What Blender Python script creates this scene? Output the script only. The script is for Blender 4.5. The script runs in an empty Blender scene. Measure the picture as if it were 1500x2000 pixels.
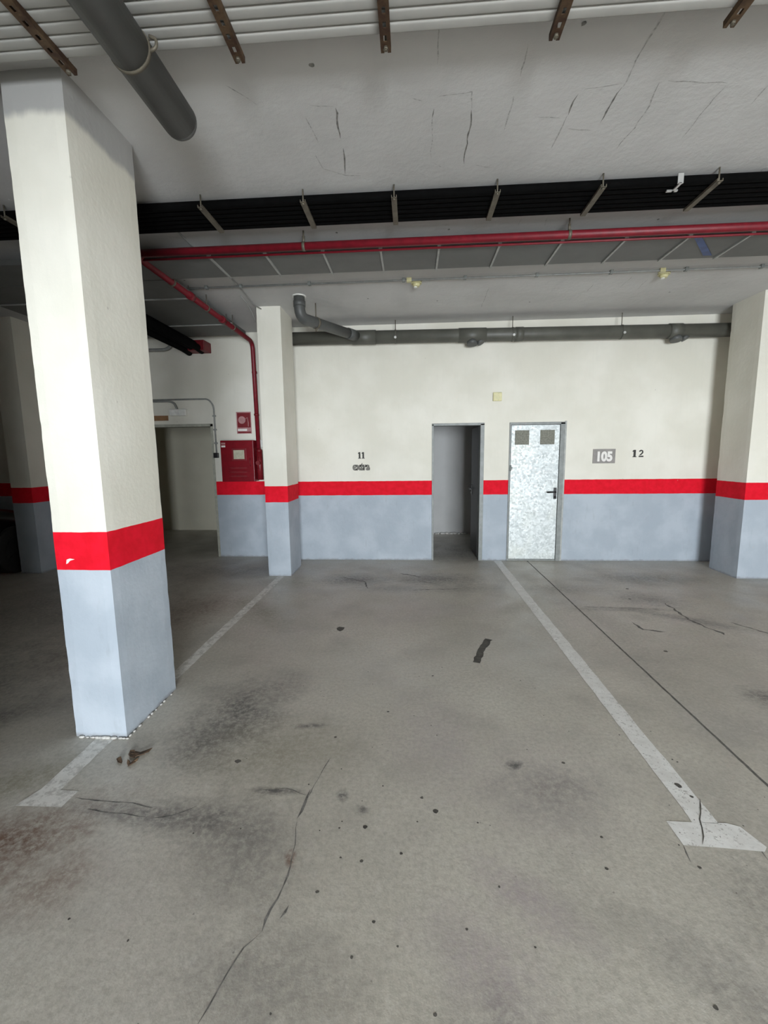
import bpy, bmesh, math, random
from mathutils import Vector, Matrix, noise
random.seed(7)
S = bpy.context.scene
C = S.collection

# ------------------------------------------------------------------ camera
cam_d = bpy.data.cameras.new('camera'); cam = bpy.data.objects.new('camera', cam_d); C.objects.link(cam)
R_ = Vector((0.99784824, 0.06451637, -0.01168428)); D_ = Vector((-0.00291345, -0.1344005, -0.99092281)); N_ = Vector((-0.06550111, 0.98882463, -0.13392334))
m = Matrix((R_, -D_, -N_)).transposed().to_4x4(); m.translation = Vector((0, 0, 1.56))
cam.matrix_world = m
cam_d.sensor_fit = 'HORIZONTAL'; cam_d.sensor_width = 36; cam_d.lens = 839.46/1500*36
cam_d.clip_start = 0.05; cam_d.clip_end = 200
S.camera = cam

# ------------------------------------------------------------------ light: daylight through the wide garage entrance behind the camera
W = bpy.data.worlds.new('sky'); S.world = W; W.use_nodes = True
W.node_tree.nodes['Background'].inputs[0].default_value = (0.80, 0.90, 1.0, 1)
W.node_tree.nodes['Background'].inputs[1].default_value = 1.0
def area(name, loc, rot, sx, sy, power, col):
    l = bpy.data.lights.new(name, 'AREA'); l.shape = 'RECTANGLE'; l.size = sx; l.size_y = sy; l.energy = power; l.color = col
    o = bpy.data.objects.new(name, l); C.objects.link(o); o.location = loc; o.rotation_euler = rot
    return o
area('entrance_daylight', (1.75, -6.6, 1.30), (math.radians(90), 0, 0), 2.7, 2.5, 1420, (0.88, 0.94, 1.0))
S.view_settings.view_transform = 'Standard'; S.view_settings.look = 'None'
S.view_settings.gamma = 1; S.view_settings.use_curve_mapping = False
S.view_settings.exposure = 0.0

# ------------------------------------------------------------------ helpers
class NT:
    def __init__(s, name, rough=0.6, metal=0.0, col=(0.5, 0.5, 0.5), spec=0.5):
        s.m = bpy.data.materials.new(name); s.m.use_nodes = True; s.t = s.m.node_tree
        s.b = s.t.nodes['Principled BSDF']
        s.b.inputs['Roughness'].default_value = rough; s.b.inputs['Metallic'].default_value = metal
        s.b.inputs['Specular IOR Level'].default_value = spec
        s.b.inputs['Base Color'].default_value = (*col, 1)
        g = s.t.nodes.new('ShaderNodeNewGeometry'); s.pos = g.outputs['Position']
    def n(s, kind, **kw):
        x = s.t.nodes.new(kind)
        for k, v in kw.items(): setattr(x, k, v)
        return x
    def put(s, sock, v):
        if hasattr(v, 'links') or isinstance(v, bpy.types.NodeSocket): s.t.links.new(v, sock)
        elif isinstance(v, (tuple, list)) and len(v) == 3 and sock.type == 'RGBA': sock.default_value = (*v, 1)
        else: sock.default_value = v
    def math(s, op, a, b=0.0, c=0.0, clamp=False):
        x = s.n('ShaderNodeMath', operation=op, use_clamp=clamp)
        s.put(x.inputs[0], a); s.put(x.inputs[1], b); s.put(x.inputs[2], c)
        return x.outputs[0]
    def mix(s, f, a, b, mode='MIX'):
        x = s.n('ShaderNodeMix', data_type='RGBA', blend_type=mode)
        s.put(x.inputs[0], f); s.put(x.inputs[6], a); s.put(x.inputs[7], b)
        return x.outputs[2]
    def noise(s, scale, detail=3, rough=0.55, dist=0.0, vec=None, stretch=None):
        x = s.n('ShaderNodeTexNoise'); x.inputs['Scale'].default_value = scale; x.inputs['Detail'].default_value = detail
        x.inputs['Roughness'].default_value = rough; x.inputs['Distortion'].default_value = dist
        v = vec or s.pos
        if stretch:
            mp = s.n('ShaderNodeMapping'); s.t.links.new(v, mp.inputs[0]); mp.inputs['Scale'].default_value = stretch; v = mp.outputs[0]
        s.t.links.new(v, x.inputs['Vector'])
        return x.outputs['Fac']
    def ramp(s, f, lo, hi, a=0.0, b=1.0):
        x = s.n('ShaderNodeMapRange', interpolation_type='SMOOTHSTEP'); s.put(x.inputs[0], f)
        x.inputs[1].default_value = lo; x.inputs[2].default_value = hi; x.inputs[3].default_value = a; x.inputs[4].default_value = b
        return x.outputs[0]
    def bump(s, h, strength=0.2, dist=0.01):
        x = s.n('ShaderNodeBump'); x.inputs['Strength'].default_value = strength; x.inputs['Distance'].default_value = dist
        s.put(x.inputs['Height'], h); s.t.links.new(x.outputs[0], s.b.inputs['Normal'])
    def base(s, v): s.put(s.b.inputs['Base Color'], v)
    def xyz(s):
        x = s.n('ShaderNodeSeparateXYZ'); s.t.links.new(s.pos, x.inputs[0]); return x.outputs

def simple(name, col, rough=0.5, metal=0.0, var=0.12, scale=18, bump=0.0, spec=0.5):
    a = NT(name, rough, metal, col, spec)
    f = a.noise(scale, 4)
    lo = tuple(c*(1-var) for c in col); hi = tuple(min(1, c*(1+var)) for c in col)
    a.base(a.mix(a.ramp(f, 0.3, 0.7), lo, hi))
    if bump: a.bump(f, bump, 0.004)
    return a.m

def painted(name, grey_top=True):
    a = NT(name, 0.78, spec=0.2); x, y, z = a.xyz()
    wob = a.math('MULTIPLY', a.math('SUBTRACT', a.noise(9, 2), 0.5), 0.008)
    zz = a.math('ADD', z, wob)
    cream = a.mix(a.ramp(a.noise(1.3, 4), 0.35, 0.7), (0.65, 0.63, 0.545), (0.73, 0.71, 0.63))
    streak = a.noise(6, 3, stretch=(6, 6, 0.5))
    cream = a.mix(a.math('MULTIPLY', a.ramp(streak, 0.5, 0.8), 0.10), cream, (0.55, 0.54, 0.49))
    red = a.mix(a.ramp(a.noise(14, 3), 0.3, 0.7), (0.60, 0.003, 0.014), (0.70, 0.005, 0.022))
    blue = a.mix(a.ramp(a.noise(3, 4), 0.35, 0.7), (0.34, 0.385, 0.43), (0.41, 0.455, 0.50))
    sc = a.noise(22, 4, stretch=(1, 1, 0.25))
    blue = a.mix(a.math('MULTIPLY', a.ramp(sc, 0.58, 0.75), 0.18), blue, (0.24, 0.25, 0.26))
    low = a.mix(a.math('GREATER_THAN', zz, 0.966), blue, red)
    c = a.mix(a.math('GREATER_THAN', zz, 1.171), low, cream)
    zt = a.math('ADD', z, a.math('MULTIPLY', a.math('SUBTRACT', a.noise(14, 3, stretch=(1, 1, 0.3)), 0.5), 0.05))
    if grey_top: c = a.mix(a.ramp(zt, 3.12, 3.17), c, (0.36, 0.355, 0.34))
    # dirt rising from the floor and small chips
    dz = a.math('ADD', z, a.math('MULTIPLY', a.noise(16, 4), 0.05))
    c = a.mix(a.ramp(dz, 0.025, 0.055, 0.55, 0.0), c, (0.16, 0.15, 0.14))
    v = a.n('ShaderNodeTexVoronoi'); v.inputs['Scale'].default_value = 7; a.t.links.new(a.pos, v.inputs['Vector'])
    chip = a.math('MULTIPLY', a.ramp(v.outputs['Distance'], 0.035, 0.06, 1, 0), a.ramp(a.noise(5, 2), 0.55, 0.62))
    c = a.mix(a.math('MULTIPLY', chip, 0.55), c, (0.42, 0.39, 0.35))
    a.base(c)
    a.bump(a.math('ADD', a.noise(30, 5), a.math('MULTIPLY', a.noise(4, 3), 1.5)), 0.25, 0.006)
    return a.m
M_paint = painted('painted_plaster')
M_wall = painted('painted_wall', False)

def smudge_group():
    g = bpy.data.node_groups.new('smudge', 'ShaderNodeTree')
    for nm, t in (('Vector', 'NodeSocketVector'), ('X', 'NodeSocketFloat'), ('Y', 'NodeSocketFloat'), ('Angle', 'NodeSocketFloat'), ('RX', 'NodeSocketFloat'), ('RY', 'NodeSocketFloat'), ('Noise', 'NodeSocketFloat')):
        g.interface.new_socket(nm, in_out='INPUT', socket_type=t)
    g.interface.new_socket('Fac', in_out='OUTPUT', socket_type='NodeSocketFloat')
    i = g.nodes.new('NodeGroupInput'); o = g.nodes.new('NodeGroupOutput')
    def mt(op, a, b=0.0, clamp=False):
        x = g.nodes.new('ShaderNodeMath'); x.operation = op; x.use_clamp = clamp
        for k, v in enumerate((a, b)):
            if isinstance(v, bpy.types.NodeSocket): g.links.new(v, x.inputs[k])
            else: x.inputs[k].default_value = v
        return x.outputs[0]
    s = g.nodes.new('ShaderNodeSeparateXYZ'); g.links.new(i.outputs['Vector'], s.inputs[0])
    dx = mt('SUBTRACT', s.outputs[0], i.outputs['X']); dy = mt('SUBTRACT', s.outputs[1], i.outputs['Y'])
    ca = mt('COSINE', i.outputs['Angle']); sa = mt('SINE', i.outputs['Angle'])
    u = mt('DIVIDE', mt('ADD', mt('MULTIPLY', dx, ca), mt('MULTIPLY', dy, sa)), i.outputs['RX'])
    v = mt('DIVIDE', mt('SUBTRACT', mt('MULTIPLY', dy, ca), mt('MULTIPLY', dx, sa)), i.outputs['RY'])
    dd = mt('SQRT', mt('ADD', mt('MULTIPLY', u, u), mt('MULTIPLY', v, v)))
    dd = mt('ADD', dd, mt('MULTIPLY', mt('SUBTRACT', i.outputs['Noise'], 0.5), 1.6))
    g.links.new(mt('SUBTRACT', 1.15, dd, True), o.inputs[0])
    return g
SMG = smudge_group()

def concrete():
    a = NT('floor_concrete', 0.55, spec=0.6)
    c = a.mix(a.ramp(a.noise(0.55, 5), 0.35, 0.68), (0.47, 0.445, 0.385), (0.58, 0.555, 0.49))
    c = a.mix(a.math('MULTIPLY', a.ramp(a.noise(2.4, 5), 0.45, 0.75), 0.45), c, (0.28, 0.265, 0.24))
    c = a.mix(a.math('MULTIPLY', a.ramp(a.noise(1.1, 4, vec=None, stretch=(1, 0.6, 1)), 0.5, 0.75), 0.30), c, (0.42, 0.41, 0.42))
    c = a.mix(a.math('MULTIPLY', a.ramp(a.noise(45, 6, 0.8), 0.38, 0.66), 0.6), c, (0.31, 0.29, 0.25))
    c = a.mix(a.math('MULTIPLY', a.ramp(a.noise(18, 7, 0.8), 0.52, 0.68), 0.40), c, (0.62, 0.60, 0.55))
    # fine dark grains
    v = a.n('ShaderNodeTexVoronoi'); v.inputs['Scale'].default_value = 26; a.t.links.new(a.pos, v.inputs['Vector'])
    gr = a.math('MULTIPLY', a.ramp(v.outputs['Distance'], 0.05, 0.12, 1, 0), a.ramp(a.noise(9, 2), 0.58, 0.64))
    c = a.mix(a.math('MULTIPLY', gr, 0.55), c, (0.12, 0.11, 0.10))
    nz = a.noise(7, 6, 0.72)
    nl = a.noise(22, 5, 0.7, stretch=(0.35, 1, 1))
    fine = a.ramp(a.noise(30, 6, 0.8), 0.36, 0.60, 0.25, 1.0)
    DK = (0.115, 0.11, 0.105); BR = (0.17, 0.105, 0.075); OL = (0.22, 0.205, 0.14); PK = (0.36, 0.31, 0.32)
    for (x, y, ang, rx, ry, st, col, ns) in STAINS:
        q = a.n('ShaderNodeGroup'); q.node_tree = SMG
        a.t.links.new(a.pos, q.inputs[0])
        for k, val in zip(('X', 'Y', 'Angle', 'RX', 'RY'), (x, y, ang, rx, ry)): q.inputs[k].default_value = val
        a.t.links.new(nz if ns == 0 else nl, q.inputs['Noise'])
        c = a.mix(a.math('MULTIPLY', a.math('MULTIPLY', q.outputs[0], a.math('MULTIPLY', fine, st)), 1.25, clamp=True), c, {'D': DK, 'B': BR, 'O': OL, 'P': PK, 'W': (0.5, 0.5, 0.48)}[col])
    a.base(c)
    a.b.inputs['Roughness'].default_value = 0.5
    a.t.links.new(a.ramp(a.noise(3, 4), 0.3, 0.7, 0.33, 0.55), a.b.inputs['Roughness'])
    a.bump(a.math('ADD', a.noise(80, 4, 0.7), a.math('MULTIPLY', a.noise(8, 4), 1.2)), 0.22, 0.004)
    return a.m
STAINS = [  # x, y, angle, rx, ry, strength, colour, noise kind
    (-1.05, 2.40, 0.4, 0.30, 0.42, 0.75, 'D', 0), (-1.15, 2.10, 0.6, 0.22, 0.25, 0.65, 'D', 0), (-0.85, 2.75, 0.3, 0.2, 0.25, 0.4, 'D', 0),
    (-0.75, 5.20, 0.05, 0.50, 0.28, 0.75, 'D', 1), (0.30, 5.25, 0, 0.60, 0.28, 0.75, 'D', 1), (-0.2, 4.85, 0, 0.5, 0.16, 0.45, 'D', 1), (0.7, 4.9, 0, 0.5, 0.2, 0.4, 'D', 1),
    (-1.75, 1.38, 0.6, 0.55, 0.22, 0.9, 'B', 0), (-1.35, 1.30, 0.8, 0.22, 0.16, 0.5, 'B', 0), (-2.6, 3.6, 0.3, 0.6, 0.9, 0.55, 'B', 0), (-2.1, 4.2, 0.3, 0.4, 0.5, 0.5, 'B', 0),
    (-1.50, 4.05, 0.7, 0.20, 0.6, 0.55, 'O', 1), (-1.95, 1.75, 0.7, 0.35, 0.18, 0.6, 'O', 0), (-0.72, 2.05, 0.2, 0.5, 0.32, 0.45, 'O', 0),
    (2.8, 5.35, 0, 0.7, 0.30, 0.6, 'D', 1), (2.5, 4.55, -0.3, 0.40, 0.28, 0.55, 'D', 1), (2.55, 4.0, -0.6, 0.55, 0.10, 0.6, 'D', 1), (2.1, 4.25, 0, 0.5, 0.07, 0.5, 'D', 1),
    (3.2, 5.3, 0, 0.8, 0.35, 0.35, 'O', 0), (2.25, 2.68, 0.5, 0.16, 0.16, 0.75, 'D', 1), (1.75, 4.9, 0.0, 0.55, 0.25, 0.4, 'D', 1),
    (-0.95, 1.62, -0.1, 0.35, 0.12, 0.55, 'D', 1), (-0.7, 1.5, 0.9, 0.25, 0.35, 0.45, 'D', 0), (-1.2, 1.62, -0.1, 0.4, 0.06, 0.5, 'D', 1),
    (0.22, 1.15, 0.9, 0.16, 0.26, 0.5, 'P', 0), (0.40, 1.35, 0.9, 0.1, 0.25, 0.6, 'P', 0), (0.6, 1.9, 0.2, 0.4, 0.4, 0.3, 'P', 0), (0.12, 2.2, 0, 0.3, 0.5, 0.35, 'P', 0), (-0.2, 3.0, 0, 0.6, 0.5, 0.3, 'W', 0),
    (1.05, 1.0, -0.8, 0.5, 0.12, 0.4, 'D', 0), (1.3, 1.35, 0.2, 0.3, 0.25, 0.4, 'D', 0), (0.65, 1.85, 0, 0.3, 0.2, 0.35, 'D', 0), (-0.45, 1.05, 0, 0.35, 0.2, 0.35, 'D', 0),
    (0.51, 2.01, 0.3, 0.045, 0.03, 1.0, 'D', 0), (-0.63, 1.785, 0, 0.14, 0.025, 0.9, 'D', 1), (-0.322, 1.77, 0.4, 0.03, 0.035, 0.9, 'D', 0), (-0.224, 1.70, 0.2, 0.04, 0.035, 0.8, 'D', 0), (-0.6, 2.27, 0.1, 0.11, 0.03, 0.8, 'D', 1),
    (-0.478, 1.455, 0.3, 0.025, 0.04, 1.0, 'B', 0), (0.25, 0.9, 0, 0.25, 0.2, 0.4, 'D', 0), (-3.2, 2.4, 0.6, 0.9, 0.8, 0.6, 'D', 0), (-2.6, 2.2, 0.6, 0.6, 0.15, 0.6, 'D', 1), (0.9, 3.2, 0, 0.5, 0.5, 0.25, 'W', 0),
    (0.73, 6.9, 0, 0.7, 0.8, 0.6, 'D', 0), (-2.6, 5.6, 0, 1.0, 0.4, 0.45, 'D', 0), (1.75, 3.4, 0, 0.25, 1.2, 0.2, 'D', 0), (-1.45, 5.05, 0, 0.25, 0.25, 0.5, 'O', 0), (0.1, 4.2, 0, 0.7, 0.3, 0.25, 'P', 0),
    (-3.8, 4.2, 0, 1.4, 1.8, 0.5, 'D', 0)]
M_floor = concrete()
M_dark = simple('dark_grime', (0.085, 0.08, 0.07), 0.8, var=0.4)
M_crack = simple('crack', (0.15, 0.145, 0.135), 0.9, var=0.4, scale=40)
M_joint = simple('joint_filler', (0.12, 0.115, 0.105), 0.8, var=0.3, scale=30)

def ceiling_mat():
    a = NT('ceiling_paint', 0.85)
    c = a.mix(a.ramp(a.noise(0.9, 5), 0.3, 0.7), (0.50, 0.495, 0.48), (0.59, 0.585, 0.57))
    c = a.mix(a.math('MULTIPLY', a.ramp(a.noise(5, 5, stretch=(1, 0.3, 1)), 0.5, 0.8), 0.22), c, (0.40, 0.40, 0.395))
    a.base(c); a.bump(a.math('ADD', a.noise(25, 6, 0.7), a.math('MULTIPLY', a.noise(3, 3), 2)), 0.35, 0.01)
    return a.m
M_ceil = ceiling_mat()
M_mark = simple('formwork_mark', (0.40, 0.395, 0.38), 0.9, var=0.3, scale=60)
M_markd = simple('formwork_gap', (0.19, 0.185, 0.17), 0.9, var=0.4, scale=40)

def line_paint():
    a = NT('road_paint', 0.6)
    c = a.mix(a.ramp(a.noise(12, 5), 0.3, 0.7), (0.70, 0.695, 0.67), (0.80, 0.80, 0.78))
    w = a.math('MULTIPLY', a.ramp(a.noise(38, 6, 0.75), 0.53, 0.66), a.ramp(a.noise(3, 3), 0.35, 0.6, 0.25, 0.9))
    x, y, z = a.xyz()
    c = a.mix(w, c, (0.36, 0.35, 0.325))
    c = a.mix(a.ramp(a.noise(90, 3), 0.66, 0.7), c, (0.25, 0.24, 0.22))
    a.base(c); a.bump(a.noise(50, 4), 0.2, 0.003); return a.m
M_line = line_paint()
def line_worn():
    a = NT('worn_road_paint', 0.6)
    c = a.mix(a.ramp(a.noise(12, 5), 0.3, 0.7), (0.66, 0.645, 0.60), (0.76, 0.745, 0.70))
    c = a.mix(a.math('MULTIPLY', a.ramp(a.noise(20, 6, 0.75), 0.45, 0.6), 0.7), c, (0.40, 0.385, 0.35))
    a.base(c); a.bump(a.noise(50, 4), 0.2, 0.003); return a.m
M_worn = line_worn()

def galvanised():
    a = NT('galvanised_sheet', 0.5, 0.2)
    v = a.n('ShaderNodeTexVoronoi'); v.inputs['Scale'].default_value = 42; a.t.links.new(a.pos, v.inputs['Vector'])
    s = a.n('ShaderNodeSeparateColor'); a.t.links.new(v.outputs['Color'], s.inputs[0])
    c = a.mix(s.outputs[0], (0.42, 0.455, 0.45), (0.66, 0.70, 0.695))
    c = a.mix(a.math('MULTIPLY', a.ramp(a.noise(7, 5, stretch=(1, 1, 2.2)), 0.48, 0.7), 0.45), c, (0.40, 0.44, 0.44))
    c = a.mix(a.math('MULTIPLY', a.ramp(a.noise(2, 2), 0.5, 0.7), 0.35), c, (0.58, 0.60, 0.52))
    a.base(c); a.t.links.new(a.ramp(s.outputs[1], 0, 1, 0.35, 0.6), a.b.inputs['Roughness']); return a.m
M_galv = galvanised()
M_frame = simple('grey_green_frame', (0.20, 0.215, 0.205), 0.5)
M_frame2 = simple('grey_frame_light', (0.33, 0.34, 0.32), 0.5)
M_vent = simple('vent_mesh', (0.17, 0.17, 0.135), 0.7, var=0.25, scale=60)
M_black = simple('black_plastic', (0.012, 0.012, 0.013), 0.45)
M_tubeblack = simple('black_tube', (0.002, 0.002, 0.002), 0.9, var=0.3, spec=0.08)
M_tubewhite = simple('pale_tube', (0.40, 0.395, 0.37), 0.95, var=0.06, scale=4, spec=0.1)
def rusty():
    a = NT('rusty_steel', 0.7, 0.3)
    c = a.mix(a.ramp(a.noise(12, 5, 0.7), 0.35, 0.65), (0.045, 0.020, 0.010), (0.11, 0.068, 0.034))
    a.base(c); a.bump(a.noise(60, 4), 0.3, 0.003); return a.m
M_rust = rusty()
M_steel = simple('dull_steel', (0.13, 0.115, 0.085), 0.6, 0.3, var=0.2)
M_zinc = simple('zinc_bright', (0.6, 0.6, 0.58), 0.35, 0.6)
M_redp = simple('red_pipe_paint', (0.17, 0.006, 0.014), 0.5, var=0.15)
M_redc = simple('red_cabinet_paint', (0.17, 0.003, 0.009), 0.35, var=0.1)
M_redd = simple('dark_red_rubber', (0.16, 0.005, 0.01), 0.5)
M_tray = simple('grey_tray', (0.105, 0.107, 0.10), 0.55, var=0.08, scale=5)
M_brkt = simple('bracket_grey', (0.34, 0.345, 0.325), 0.5, 0.2)
M_greypipe = simple('dark_grey_pvc', (0.075, 0.078, 0.074), 0.5, var=0.10, scale=8)
M_drain = simple('drain_pvc', (0.085, 0.085, 0.07), 0.5, var=0.12, scale=6)
M_greycond = simple('grey_conduit', (0.26, 0.265, 0.25), 0.5)
M_white = simple('white_plastic', (0.75, 0.75, 0.70), 0.4, var=0.04)
M_yellow = simple('aged_yellow_plastic', (0.58, 0.54, 0.30), 0.45, var=0.1)
M_blue = simple('blue_tape', (0.03, 0.065, 0.19), 0.5, var=0.2)
M_brown = simple('brown_plate', (0.24, 0.13, 0.06), 0.5)
M_stencil = simple('stencil_black', (0.03, 0.028, 0.024), 0.7, var=0.4, scale=80)
M_stencilg = simple('stencil_grey', (0.16, 0.155, 0.135), 0.7, var=0.35, scale=80)
M_plate = simple('grey_plate', (0.235, 0.22, 0.205), 0.6, var=0.1)
M_lightpaint = simple('pale_letter', (0.72, 0.70, 0.66), 0.6, var=0.05)
M_pink = simple('faded_pink', (0.40, 0.20, 0.20), 0.6)
M_cream = simple('cream_plastic', (0.42, 0.40, 0.30), 0.4)
M_room = simple('storage_plaster', (0.44, 0.44, 0.43), 0.85, var=0.07, scale=1.5, bump=0.2)
M_corr = simple('corridor_plaster', (0.64, 0.61, 0.49), 0.8, var=0.05, scale=1.5, bump=0.1)
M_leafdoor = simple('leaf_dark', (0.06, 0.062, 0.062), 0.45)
M_car = simple('black_car_paint', (0.006, 0.006, 0.007), 0.25, var=0.1)
M_glass = simple('car_glass', (0.01, 0.012, 0.014), 0.08)
M_rubber = simple('tyre_rubber', (0.012, 0.012, 0.012), 0.8)
M_leafdry = simple('dry_leaf', (0.09, 0.055, 0.03), 0.8, var=0.4, scale=40)
M_dust = simple('plaster_crumbs', (0.50, 0.49, 0.46), 0.9)

def new_bm(): return bmesh.new()
def box(bm, x0, x1, y0, y1, z0, z1, mi=0):
    vs = [bm.verts.new(p) for p in ((x0,y0,z0),(x1,y0,z0),(x1,y1,z0),(x0,y1,z0),(x0,y0,z1),(x1,y0,z1),(x1,y1,z1),(x0,y1,z1))]
    for f in ((0,3,2,1),(4,5,6,7),(0,1,5,4),(1,2,6,5),(2,3,7,6),(3,0,4,7)):
        bm.faces.new([vs[i] for i in f]).material_index = mi
    return vs
def obox(bm, c, ax, ay, az, mi=0):   # oriented box: centre and three half-vectors
    c, ax, ay, az = map(Vector, (c, ax, ay, az))
    vs = [bm.verts.new(c + sx*ax + sy*ay + sz*az) for sz in (-1, 1) for sx, sy in ((-1,-1),(1,-1),(1,1),(-1,1))]
    for f in ((0,3,2,1),(4,5,6,7),(0,1,5,4),(1,2,6,5),(2,3,7,6),(3,0,4,7)):
        bm.faces.new([vs[i] for i in f]).material_index = mi
def cyl(bm, p0, p1, r, seg=20, mi=0, r1=None, caps=True):
    p0, p1 = Vector(p0), Vector(p1); d = (p1-p0).normalized(); r1 = r if r1 is None else r1
    u = d.cross(Vector((0, 0, 1)));
    if u.length < 1e-3: u = Vector((1, 0, 0))
    u.normalize(); v = d.cross(u)
    A = [bm.verts.new(p0 + r*(math.cos(t)*u + math.sin(t)*v)) for t in [2*math.pi*k/seg for k in range(seg)]]
    B = [bm.verts.new(p1 + r1*(math.cos(t)*u + math.sin(t)*v)) for t in [2*math.pi*k/seg for k in range(seg)]]
    for k in range(seg):
        f = bm.faces.new([A[k], A[(k+1) % seg], B[(k+1) % seg], B[k]]); f.smooth = True; f.material_index = mi
    if caps:
        bm.faces.new(A[::-1]).material_index = mi; bm.faces.new(B).material_index = mi
def fillet(pts, rad, n=8):
    pts = [Vector(p) for p in pts]; out = [pts[0]]
    for i in range(1, len(pts)-1):
        a, b, c = pts[i-1], pts[i], pts[i+1]
        da, dc = (a-b).normalized(), (c-b).normalized()
        q = min(rad, (a-b).length*0.45, (c-b).length*0.45)
        s, e = b+da*q, b+dc*q
        for k in range(n+1):
            t = k/n; out.append((1-t)**2*s + 2*t*(1-t)*b + t*t*e)
    out.append(pts[-1]); return out
def tube(bm, pts, r, seg=16, mi=0, rad=None, caps=True):
    if rad: pts = fillet(pts, rad)
    pts = [Vector(p) for p in pts]; rings = []
    d0 = (pts[1]-pts[0]).normalized(); u = d0.cross(Vector((0, 0, 1)))
    if u.length < 1e-3: u = Vector((1, 0, 0))
    u.normalize()
    for i, p in enumerate(pts):
        d = ((pts[i+1]-p).normalized() if i < len(pts)-1 else Vector()) + ((p-pts[i-1]).normalized() if i else Vector())
        d.normalize(); u = (u - d*u.dot(d)).normalized(); v = d.cross(u)
        rings.append([bm.verts.new(p + r*(math.cos(2*math.pi*k/seg)*u + math.sin(2*math.pi*k/seg)*v)) for k in range(seg)])
    for A, B in zip(rings, rings[1:]):
        for k in range(seg):
            f = bm.faces.new([A[k], A[(k+1) % seg], B[(k+1) % seg], B[k]]); f.smooth = True; f.material_index = mi
    if caps:
        bm.faces.new(rings[0][::-1]); bm.faces.new(rings[-1])
def sphere(bm, c, r, sc=(1, 1, 1), seg=16, mi=0):
    g = bmesh.ops.create_uvsphere(bm, u_segments=seg, v_segments=seg//2, radius=r)
    for v in g['verts']: v.co = Vector((v.co.x*sc[0], v.co.y*sc[1], v.co.z*sc[2])) + Vector(c)
    for v in g['verts']:
        for f in v.link_faces: f.smooth = True; f.material_index = mi
def poly(bm, pts, n, th, mi=0):   # extruded flat polygon: pts 3-D, thickness along n
    n = Vector(n)*th; A = [bm.verts.new(Vector(p)) for p in pts]; B = [bm.verts.new(Vector(p)+n) for p in pts]
    bm.faces.new(A[::-1]).material_index = mi; bm.faces.new(B).material_index = mi
    for i in range(len(A)):
        j = (i+1) % len(A); bm.faces.new([A[i], A[j], B[j], B[i]]).material_index = mi
def obj(name, bm, mats, parent=None, bevel=0.0, fix=True):
    if fix: bmesh.ops.recalc_face_normals(bm, faces=bm.faces)
    me = bpy.data.meshes.new(name); bm.to_mesh(me); bm.free()
    for mm in (mats if isinstance(mats, (list, tuple)) else [mats]): me.materials.append(mm)
    o = bpy.data.objects.new(name, me); C.objects.link(o)
    if parent: o.parent = parent; o.matrix_parent_inverse = Matrix.Translation(parent.location).inverted()
    if bevel:
        b = o.modifiers.new('bevel', 'BEVEL'); b.width = bevel; b.segments = 2; b.limit_method = 'ANGLE'
    return o
def tag(o, label, cat, group=None, kind=None):
    if label: o['label'] = label
    if cat: o['category'] = cat
    if group: o['group'] = group
    if kind: o['kind'] = kind
    return o
def thing(name, label, cat, loc, group=None):
    o = bpy.data.objects.new(name, None); C.objects.link(o); o.location = loc; o.empty_display_size = 0.1
    return tag(o, label, cat, group)
def struct(o, label=None): o['kind'] = 'structure'; o['category'] = o.name.split('_')[0]; o['label'] = label or o.name; return o
def dup(root, off, label, group=None):
    rr = root.copy(); C.objects.link(rr); rr.location = root.location + Vector(off); rr['label'] = label
    for ch in root.children:
        c = ch.copy(); C.objects.link(c); c.parent = rr; c.matrix_parent_inverse = ch.matrix_parent_inverse.copy()
        for g in ch.children:
            d = g.copy(); C.objects.link(d); d.parent = c; d.matrix_parent_inverse = g.matrix_parent_inverse.copy()
    return rr

H = 3.33      # ceiling height
YW = 6.216    # main far wall
YL = 6.39     # recessed far wall on the left

# ------------------------------------------------------------------ floor
def strip(bm, pts, w, z, up=1, mi=1, jitter=0.25):
    P = [Vector((p[0], p[1], z)) for p in pts]; Q = []
    for a, b in zip(P, P[1:]):
        n = max(2, int((b-a).length/0.035))
        for k in range(n): Q.append(a.lerp(b, k/n))
    Q.append(P[-1]); L = []; Rr = []
    for i, p in enumerate(Q):
        d = (Q[min(i+1, len(Q)-1)] - Q[max(i-1, 0)]).normalized(); s = Vector((-d.y, d.x, 0))
        ww = w*(1 + jitter*(random.random()*2-1)); off = s*w*jitter*(random.random()-0.5)*1.5
        if jitter > 0.3 and (i == 0 or i == len(Q)-1): ww *= 0.15
        if jitter > 0.3: off += s*(0.010 if w < 0.02 else 0.02)*noise.noise(Vector((p.x*9, p.y*9, 3.1)))
        L.append(bm.verts.new(p + off + s*ww/2)); Rr.append(bm.verts.new(p + off - s*ww/2))
    for i in range(len(Q)-1):
        vs = [Rr[i], Rr[i+1], L[i+1], L[i]]
        if up < 0: vs = vs[::-1]
        bm.faces.new(vs).material_index = mi
def blot(bm, x, y, rx, ry, z, mi=2, n=9):
    vs = [bm.verts.new((x + rx*(0.75+0.5*random.random())*math.cos(2*math.pi*k/n), y + ry*(0.75+0.5*random.random())*math.sin(2*math.pi*k/n), z)) for k in range(n)]
    bm.faces.new(vs).material_index = mi
bm = new_bm(); box(bm, -8.2, 8.2, -6.35, 10.2, -0.2, 0)
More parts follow.
